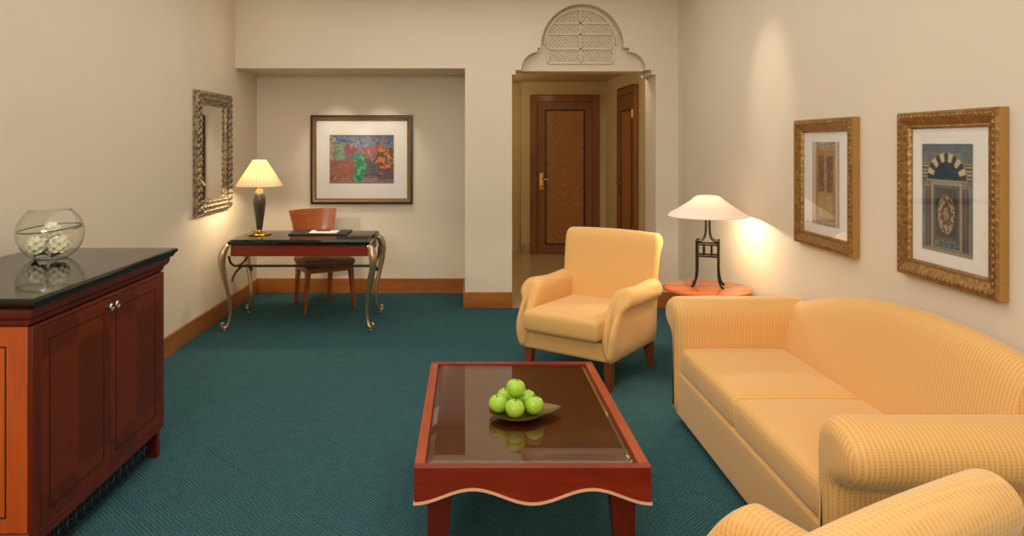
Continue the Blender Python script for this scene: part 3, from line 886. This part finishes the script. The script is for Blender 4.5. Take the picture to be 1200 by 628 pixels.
lbl = ['dark green leaf under the flowers at the front of the glass bowl', 'dark green leaf under the flowers at the right of the glass bowl', 'dark green leaf under the flowers at the left of the glass bowl']
for (x, y, a), lb in zip(lv, lbl):
    o = lm.build('leaf', M['leaf'], smooth=60); o.scale = (.8, .8, .8); sl = o.modifiers.new('solid', 'SOLIDIFY'); sl.thickness = .002
    o.location = (BX+x, BY+y, CTOP+.014); o.rotation_euler = (.1, -.15, R(a)); tag(o, lb, 'leaf', 'leaves in the glass bowl')

# ------------------------------------------------------------------ pictures and mirror
def paint_grid(name, w_, h_, nx, nz, fn, parent, y=0.0):
    me = bpy.data.meshes.new(name); vs = []; fs = []
    for j in range(nz+1):
        for i in range(nx+1): vs.append((-w_/2+w_*i/nx, y, -h_/2+h_*j/nz))
    for j in range(nz):
        for i in range(nx):
            q = j*(nx+1)+i; fs.append((q, q+1, q+nx+2, q+nx+1))
    me.from_pydata(vs, [], fs)
    at = me.color_attributes.new('paint', 'FLOAT_COLOR', 'CORNER')
    k = 0
    for j in range(nz):
        for i in range(nx):
            c = lin(fn((i+.5)/nx, (j+.5)/nz))
            for _ in range(4): at.data[k].color = c; k += 1
    me.materials.append(M['art']); o = bpy.data.objects.new(name, me); COL.objects.link(o); o.parent = parent
    return o
def frame_loft(prof, hw, hh):
    """prof: list of (inset from the outer edge, height off the wall); picture faces -Y"""
    rings = []
    for e, d in prof:
        a, b = hw-e, hh-e
        rings.append([(-a, -d, -b), (a, -d, -b), (a, -d, b), (-a, -d, b)])
    rings.append(rings[0])
    return MB().loft(rings, cap=False)
def vnoise(x, y, s):
    def h(i, j): return (math.sin(i*127.1+j*311.7+s*74.7)*43758.5453) % 1.0
    i, j = math.floor(x), math.floor(y); u, v = x-i, y-j
    u = u*u*(3-2*u); v = v*v*(3-2*v)
    return (h(i,j)*(1-u)+h(i+1,j)*u)*(1-v) + (h(i,j+1)*(1-u)+h(i+1,j+1)*u)*v
def mixc(a, b, t): return tuple(a[k]*(1-t)+b[k]*t for k in range(3))
def art_abstract(u, v):
    u0, v0 = u, v
    u = u + .10*(vnoise(u0*7, v0*7, 11)-.5) + .05*(vnoise(u0*22, v0*18, 12)-.5)
    v = v + .10*(vnoise(u0*7, v0*7, 13)-.5) + .06*(vnoise(u0*22, v0*18, 14)-.5)
    n = vnoise(u*9, v*9, 1); n2 = vnoise(u*26, v*20, 2); n3 = vnoise(u*5, v*4, 5)
    c = mixc((120, 92, 96), (150, 110, 104), n)
    if v > .62: c = mixc((70, 118, 150), (150, 140, 150), n) if u < .62 else mixc((150, 120, 130), (120, 110, 128), n)
    if v > .80 and n2 > .5: c = (60, 100, 140)
    if u < .07: c = mixc((196, 180, 160), (150, 100, 90), n2)
    if .10 < u < .24 and .44 < v < .82: c = mixc((96, 150, 96), (150, 168, 128), n)
    if .25 < u < .45 and .62 < v+.1*(n-.5) < .80: c = mixc((176, 70, 54), (140, 80, 90), n2)
    if .5 < u < .8 and .55 < v+.1*(n-.5) < .78: c = mixc((176, 84, 76), (150, 96, 110), n)
    if u < .38 and v < .42+.2*u: c = mixc((178, 96, 62), (150, 76, 70), n)
    if .18 < u < .36 and .15 < v < .38 and n3 > .35: c = mixc((92, 88, 110), (120, 100, 110), n2)
    if .36 < u < .57 and .06 < v+.06*(n2-.5) < .60: c = mixc((24, 122, 74), (70, 190, 120), n2*n2*1.4 if n2 < .8 else 1)
    if .55 < u < .76 and .10 < v < .52: c = mixc((74, 66, 76), (112, 90, 96), n)
    if u > .76 and .28 < v < .72: c = mixc((60, 70, 44), (222, 120, 52), 1 if n2 > .52 else .1)
    if u > .74 and v < .30: c = mixc((58, 62, 92), (130, 70, 70), n2)
    if v < .08: c = mixc(c, (170, 150, 140), .5)
    s = vnoise(u0*44, v0*34, 15)
    if s > .72: c = mixc(c, ((196, 150, 130), (70, 96, 120), (120, 60, 54), (190, 190, 170))[int(vnoise(u0*11, v0*9, 16)*3.99)], .55)
    if s < .2: c = mixc(c, (48, 44, 56), .45)
    if min(u0, 1-u0)*1.3 < .02 or min(v0, 1-v0) < .02: c = (150, 112, 90)
    return c
def art_arch(u, v):
    n = vnoise(u*14, v*22, 3); n2 = vnoise(u*40, v*60, 4)
    c = mixc((92, 102, 104), (122, 128, 124), n)
    if v > .92: c = mixc((104, 120, 124), (84, 100, 108), n)
    if v < .03: c = (150, 138, 112)
    # columns
    for cx in (.13, .87):
        if abs(u-cx) < .055 and .04 < v < .62: c = mixc((64, 52, 48), (104, 84, 74), 1-abs(u-cx)/.055)
        if abs(u-cx) < .085 and .60 < v < .67: c = mixc((150, 136, 112), (90, 78, 66), n2)
    # door surround
    if .20 < u < .80 and .04 < v < .66: c = (150, 140, 118)
    if .235 < u < .765 and .05 < v < .625: c = mixc((70, 74, 72), (86, 88, 84), n2)
    if .29 < u < .71 and .15 < v < .59: c = (58, 50, 44)
    if .25 < u < .75 and .06 < v < .12: c = mixc((60, 78, 84), (110, 116, 110), 1 if n2 > .5 else 0)
    dx, dz = (u-.5)/.17, (v-.36)/.18
    rr = dx*dx+dz*dz
    if rr < 1: c = mixc((176, 150, 112), (84, 66, 52), 1 if n2 > .52 else .15)
    if rr < .30: c = (70, 60, 52)
    if rr < .12: c = mixc((170, 150, 118), (120, 80, 60), n2)
    # horseshoe arch with alternating stones
    ax, azz = (u-.5)*.63, (v-.67)
    r = math.hypot(ax, azz)
    if azz > 0:
        if r < .165: c = mixc((24, 44, 62), (40, 64, 82), n)
        elif r < .245:
            k = int((math.atan2(azz, ax)/PI)*13)
            c = (196, 184, 150) if k % 2 else (56, 62, 64)
        elif r < .255: c = (140, 130, 108)
    elif azz > -.015 and abs(u-.5) < .40: c = (160, 148, 122)
    if azz > 0 and r >= .255 and v < .82 and (abs(u-.5) > .36):
        k = int(v*60) % 2; c = (170, 158, 128) if k else (90, 88, 80)
    return c
def art_window(u, v):
    n = vnoise(u*12, v*20, 7); n2 = vnoise(u*34, v*60, 8)
    c = mixc((172, 146, 110), (196, 172, 136), n)
    if v > .94 or v < .05: c = mixc((120, 104, 84), (208, 196, 176), n2)
    if .06 < u < .94 and .05 < v < .94: c = mixc((186, 162, 122), (150, 120, 84), n)
    if .16 < u < .84 and .08 < v < .90: c = mixc((150, 116, 74), (176, 140, 94), n2)
    if .22 < u < .78 and .40 < v < .84:
        c = mixc((96, 70, 46), (150, 110, 70), 1 if n2 > .5 else 0)
        if abs(u-.5) < .02: c = (186, 160, 116)
        if abs(abs(u-.5)-.15) < .05 and .46 < v < .76: c = mixc((140, 54, 40), (96, 84, 60), n2)
    if .22 < u < .78 and .10 < v < .36: c = mixc((164, 130, 84), (190, 158, 108), n)
    if abs(u-.08) < .03 or abs(u-.92) < .03: c = (206, 194, 172)
    return c
def picture(label, loc, rz, w_, h_, prof, fmat, pr, art, nx, nz, bead=None, side=None):
    t = thing('picture', label, 'framed picture', loc, rz, None)
    hw, hh = w_/2, h_/2
    fr = frame_loft(prof, hw, hh).build('frame', fmat, t, 25)
    fi = prof[-1][0]; aw, ah = hw-fi+.004, hh-fi+.004
    MB().box(-aw, aw, -.012, -.002, -ah, ah).build('mat_board', M['mat'], t)
    p0, p1, z0, z1 = pr
    o = paint_grid('print', p1-p0, z1-z0, nx, nz, art, t, 0); o.location = ((p0+p1)/2, -.0135, (z0+z1)/2)
    MB().box(-aw, aw, -.018, -.016, -ah, ah).build('glass', M['pane'], t)
    return t, fr
# picture over the desk
X0, X1, Z0, Z1 = WX(364, 7.64), WX(483.5, 7.64), WZ(239, 7.64), WZ(135, 7.64)
pc = ((X0+X1)/2, YA-.001, (Z0+Z1)/2); w_, h_ = X1-X0, Z1-Z0
t, fr = picture('wide framed abstract print in a black and bronze frame above the desk', pc, 0, w_, h_,
            [(0, .0), (0, .035), (.006, .04), (.018, .04), (.022, .034)], M['blackframe'],
            (WX(386, 7.64)-pc[0], WX(461.5, 7.64)-pc[0], WZ(215, 7.64)-pc[2], WZ(158, 7.64)-pc[2]), art_abstract, 90, 68)
frame_loft([(.021, .0), (.021, .034), (.035, .03), (.05, .024), (.054, .026), (.058, .022), (.058, 0)], w_/2, h_/2).build('bronze_inner_frame', M['bronzeframe'], t, 25)
for o in t.children:
    if o.name.split('.')[0] in ('mat_board', 'glass'):
        o.scale = (.95, 1, .94)
# two gilt pictures on the right wall (they face -X)
gp = [(0, .002), (0, .036), (.008, .044), (.03, .046), (.048, .034), (.060, .028), (.066, .030), (.072, .022), (.075, .012)]
def gilt(label, y0, y1, z0, z1, pr, art, nx, nz):
    t, fr = picture(label, (XR-.001, (y0+y1)/2, (z0+z1)/2), R(-90), y1-y0, z1-z0, gp, M['goldframe'], pr, art, nx, nz)
    hw, hh = (y1-y0)/2, (z1-z0)/2
    b = MB()
    nz_ = int(2*hh/.028)
    for i in range(nz_):
        z = -hh+.02+(2*hh-.04)*(i+.5)/nz_
        for sx in (-1, 1): b.sphere((sx*(hw-.022), -.043, z), .0095, 8, 5, (.9, .7, 1.1))
    nx_ = int(2*hw/.028)
    for i in range(nx_):
        x = -hw+.02+(2*hw-.04)*(i+.5)/nx_
        for sz in (-1, 1): b.sphere((x, -.044, sz*(hh-.022)), .0095, 8, 5, (1.1, .7, .9))
    b.build('carved_beading', M['goldframe'], fr, 60)
    for sx in (-1, 1): MB().box(sx*hw-.0015, sx*hw+.0015, -.036, -.002, -hh, hh).build('frame_side', M['goldside'], t)
    return t
gilt('gilt framed print of a dark arched doorway, the picture nearer the front', 2.705, 3.345, .988, 1.718,
     (-.175, .145, -.235, .225), art_arch, 96, 140)
gilt('gilt framed print of a tall ochre shutter, the picture nearer the round side table', 3.735, 4.40, .988, 1.718,
     (-.15, .15, -.235, .235), art_window, 60, 110)
# mirror on the left wall (faces +X)
y0, y1, z0, z1 = 5.88, 6.74, .985, 2.02
hw, hh = (y1-y0)/2, (z1-z0)/2
mr = thing('wall_mirror', 'rectangular mirror in an ornate silver frame on the left wall', 'mirror', (XL+.001, (y0+y1)/2, (z0+z1)/2), R(90))
fr = frame_loft([(0, .0), (0, .03), (.01, .042), (.04, .05), (.075, .045), (.10, .034), (.115, .03), (.12, .02), (.12, 0)], hw, hh).build('frame', M['silverframe'], mr, 25)
b = MB()
def bumps(L_, fixed, vert):
    n = int(L_/.052)
    for i in range(n):
        s = -L_/2 + L_*(i+.5)/n
        for k, (off, r) in enumerate(((.022, .019), (.062, .024), (.098, .014))):
            s2 = s + (.013 if k == 1 else 0)
            for sg in (-1, 1):
                q = (sg*(hw-off), -.043, s2) if vert else (s2, -.043, sg*(hh-off))
                sc = (.8, .7, 1.15) if vert else (1.15, .7, .8)
                b.sphere(q, r*(.85+.3*rnd.random()), 8, 5, sc)
bumps(2*hh-.03, hw, True); bumps(2*hw-.24, hh, False)
b.build('carved_scrollwork', M['silverframe'], fr, 60)
MB().box(-hw+.115, hw-.115, -.014, -.002, -hh+.115, hh-.115).build('mirror_glass', M['mirror'], mr, 0)

# ------------------------------------------------------------------ desk
DKX, DKY = -1.425, 6.455
dk = thing('writing_desk', 'writing desk with a dark stone top, red wood apron and curved metal legs', 'desk', (DKX, DKY, 0))
TOPZ = .765
dx, dy = .60, .34
rings = []
for e, z in ((-.006, TOPZ-.045), (.0, TOPZ-.04), (.0, TOPZ-.018), (-.022, TOPZ)):
    rings.append([(-dx-.02-e*-1, -dy-e, z), (dx+e, -dy-e, z), (dx+e, dy+e, z), (-dx-.02-e*-1, dy+e, z)])
rings = [[(-dx-e, -dy-e, z), (dx+e, -dy-e, z), (dx+e, dy+e, z), (-dx-e, dy+e, z)] for e, z in ((-.008, TOPZ-.045), (.0, TOPZ-.04), (.0, TOPZ-.016), (-.02, TOPZ))]
MB().loft(rings).build('desktop', M['greenstone'], dk, 0)
MB().box(-dx+.02, dx-.02, -dy+.02, dy-.02, .625, TOPZ-.045).build('apron', M['cherryx'], dk, bevel=.003)
for sx in (-1, 1):
    for sy in (-1, 1):
        ctrl = [(-.02, .70, .018), (.004, .715, .028), (.030, .66, .034), (.040, .58, .031), (.022, .47, .025), (-.012, .34, .019), (-.035, .22, .0155), (-.036, .12, .0145), (-.018, .05, .014), (.012, .028, .013), (.036, .04, .012), (.042, .066, .011), (.028, .078, .010), (.020, .064, .009)]
        c2 = chaikin(ctrl, 2, False)
        bx, by = sx*(dx+.004), sy*(dy+.025)
        dxx, dyy = sx*.8, sy*.6
        if sy > 0: by = sy*(dy-.06)
        l = MB().tube([(bx+o*dxx, by+o*dyy, z) for o, z, r in c2], [r for o, z, r in c2], 12)
        l.sphere((bx+.012*dxx, by+.012*dyy, .012), .013, 12, 8)
        l.build('leg', M['pewter'], dk, 60)
zb = .49
MB().tube([(-dx+.005, 0, zb), (dx-.005, 0, zb)], .011, 10).build('stretcher', M['bronze'], dk)
for sx in (-1, 1):
    s = MB(); x = sx*(dx-.0)
    s.tube([(x, .30*math.cos(R(a)), .625-.125*math.sin(R(a))) for a in range(0, 181, 10)], .010, 8)
    s.tube([(x-sx*.02, .28*math.cos(R(a)), .40+.085*math.sin(R(a))) for a in range(0, 181, 10)], .010, 8)
    s.sphere((x, 0, zb), .020, 12, 8)
    s.build('side_scroll', M['bronze'], dk, 60)
# desk lamp
LX, LY = -1.865, 6.50
dl = thing('desk_lamp', 'lit desk lamp with a pleated cream shade and charcoal ribbed stem', 'lamp', (LX, LY, TOPZ))
MB().lathe([(.105, 0), (.108, .006), (.10, .012), (.07, .017), (.04, .022), (.026, .032), (.024, .042)], 36).build('base', M['brass'], dl, 40)
MB().lathe([(.022, .04), (.027, .06), (.034, .12), (.046, .21), (.053, .28), (.054, .31), (.048, .35), (.036, .385), (.03, .39)], 48,
           wob=lambda a: 1+.045*math.cos(a*12)).build('stem', M['vase'], dl, 60)
MB().lathe([(.032, .388), (.034, .396), (.014, .402), (.012, .43), (.018, .434), (.018, .455), (.010, .468), (.0005, .469)], 20).build('socket', M['brass'], dl, 40)
pr = [(.205, .435), (.060, .665), (.0585, .665), (.2035, .435)]
sh = MB().lathe(pr + [pr[0]], 108, cap=False, wob=lambda a: 1+.012*math.cos(a*36)).build('lamp_shade', M['shadeL'], dl, 80)
MB().sphere((0, 0, .50), .03, 14, 10).build('bulb', M['bulb'], dl, 80)
l1 = light('desk_lamp_light', 'POINT', (0, 0, .50), (0, 0, 0), 21, (1, .86, .64), shadow_soft_size=.022); l1.parent = dl
# blotter, folder, pen
bl = MB().rbox(-.26, .26, -.165, .165, 0, .012, .004, 2).build('desk_blotter', M['leather'])
bl.location = (-1.335, 6.60, TOPZ); tag(bl, 'black leather desk blotter lying on the stone desk top', 'blotter')
pp = MB()
for i in range(4):
    a = (i-1.5)*.9
    vs = []
    z0 = .0008*i
    co, si = math.cos(R(a)), math.sin(R(a))
    pts = [(x*co-y*si, x*si+y*co) for x, y in ((-.125, -.10), (.125, -.10), (.125, .10), (-.125, .10))]
    pp.loft([[(x, y, z0) for x, y in pts], [(x, y, z0+.0007) for x, y in pts]])
pa = pp.build('paper_sheets', M['paper'], smooth=0, merge=False); pa.location = (-1.30, 6.58, TOPZ+.0125)
tag(pa, 'white paper sheets lying on the black desk blotter', 'papers')
pn = MB().tube([(-.07, 0, .006), (-.06, 0, .006), (.055, .012, .006), (.068, .0135, .006)], [.002, .0045, .0045, .002], 10).build('pen', M['ink'])
pn.location = (-1.31, 6.58, TOPZ+.0165); tag(pn, 'dark pen lying on the white paper on the desk', 'pen')

# desk chair behind the desk
dc = thing('desk_chair', 'orange brown wooden desk chair with an olive seat behind the desk', 'chair', (-1.415, 7.03, 0), R(33))
sq = MB().rbox(-.225, .225, -.24, .20, .415, .487, .03, 8, .012); sq.v = [(x*(1-.42*y), y, z) for x, y, z in sq.v]
sq.build('seat', M['olive'], dc)
sq = MB().box(-.215, .215, -.225, .19, .365, .418); sq.v = [(x*(1-.42*y), y, z) for x, y, z in sq.v]
sq.build('seat_rail', M['chairwood'], dc, bevel=.006)
rings = []
n = 20
for i in range(n+1):
    t = -1+2*i/n
    y = .245 - .085*t*t; x = .235*t
    q = []
    for z, k in ((.56, .74), (.68, .84), (.80, .95), (.925, 1.06)):
        q.append((x*k, y + (z-.5)*.14, z))
    for z, k in ((.925, 1.06), (.80, .95), (.68, .84), (.56, .74)):
        q.append((x*k, y + (z-.5)*.14 + .018, z))
    rings.append(q)
MB().loft(rings).build('backrest', M['chairwood'], dc, 40, bevel=.003)
for sx in (-1, 1):
    MB().loft([[(sx*xx+a*r, y+b2*r*1.2, z) for a, b2 in ((-1,-1),(1,-1),(1,1),(-1,1))] for z, y, r, xx in ((0, -.215, .014, .25), (.42, -.200, .023, .21))]).build('leg', M['chairwood'], dc, bevel=.004)
    MB().loft([[(sx*xx+a*r, y+b2*r*1.2, z) for a, b2 in ((-1,-1),(1,-1),(1,1),(-1,1))] for z, y, r, xx in ((0, .235, .014, .172), (.42, .175, .022, .168), (.64, .215, .016, .165))]).build('leg', M['chairwood'], dc, bevel=.004)

# ------------------------------------------------------------------ round side table and its lamp
RX, RY, RZ = 1.70, 5.15, .56
rt = thing('side_table', 'round wooden side table between the sofa and the gold armchair', 'side table', (RX, RY, 0))
MB().lathe([(.27, RZ-.035), (.285, RZ-.03), (.30, RZ-.022), (.303, RZ-.012), (.298, RZ-.003), (.29, RZ)], 64).build('tabletop', M['rtwood'], rt, 40)
MB().lathe([(.215, RZ-.085), (.22, RZ-.03)], 48).build('apron', M['cherry'], rt, 40)
MB().lathe([(.03, .14), (.045, .17), (.03, .24), (.026, .36), (.045, .44), (.05, RZ-.08)], 24).build('column', M['rtwood'], rt, 50)
for k in range(3):
    a = R(90+120*k)
    ctrl = chaikin([(.02, .20, .022), (.10, .19, .021), (.17, .12, .019), (.22, .03, .017), (.245, .015, .015)], 2, False)
    MB().tube([(d*math.cos(a), d*math.sin(a), z) for d, z, r in ctrl], [r for d, z, r in ctrl], 10).build('leg', M['rtwood'], rt, 60)
sl = thing('table_lamp', 'lit table lamp with a wide white conical shade and black iron frame', 'lamp', (RX+.005, RY, RZ), R(-21))
hb = .072
fm = MB()
z0, z1, z2 = .225, .325, .49
for sx in (-1, 1):
    for sy in (-1, 1):
        pts = chaikin([(sx*(hb+.035), sy*(hb+.035)*.75, .009), (sx*(hb+.012), sy*(hb+.012)*.75, .03), (sx*hb, sy*hb*.75, .10), (sx*hb, sy*hb*.75, z0)], 2, False)
        MB().tube(pts, .0085, 8).build('leg', M['iron'], sl, 60)
        fm.tube([(sx*hb, sy*hb*.75, z0-.02), (sx*hb, sy*hb*.75, z1+.012)], .0085, 8)
        fm.tube(chaikin([(sx*hb, sy*hb*.75, z1+.004), (sx*hb*.62, sy*hb*.45, z1+.004), (sx*.024, sy*.02, z1+.022), (sx*.014, sy*.011, z1+.06), (sx*.012, sy*.009, z1+.11), (sx*.012, sy*.009, z2)], 2, False), .008, 8)
for z in (z0, z1-.018):
    for sy in (-1, 1): fm.tube([(-hb, sy*hb*.75, z), (hb, sy*hb*.75, z)], .007, 8)
    for sx in (-1, 1): fm.tube([(sx*hb, -hb*.75, z), (sx*hb, hb*.75, z)], .007, 8)
for x in (-.026, .026):
    for sy in (-1, 1): fm.tube([(x, sy*hb*.75, z0), (x, sy*hb*.75, z1-.018)], .006, 8)
fm.build('frame', M['iron'], sl, 60)
MB().lathe([(.028, z2-.008), (.028, z2+.01), (.014, z2+.016), (.010, z2+.03), (.0005, z2+.031)], 16).build('socket', M['iron'], sl, 40)
pr = chaikin([(.275, .505), (.268, .520), (.19, .565), (.115, .615), (.088, .640), (.07, .650), (.001, .652)], 2, False)
pr2 = [(r-.003, z-.003) for r, z in reversed(pr)]
MB().lathe(pr + pr2 + [pr[0]], 64, cap=False).build('lamp_shade', M['shadeR'], sl, 60)
MB().sphere((0, 0, .550), .028, 14, 10).build('bulb', M['bulb'], sl, 80)
l2 = light('table_lamp_light', 'POINT', (0, 0, .552), (0, 0, 0), 15, (1, .86, .64), shadow_soft_size=.022); l2.parent = sl
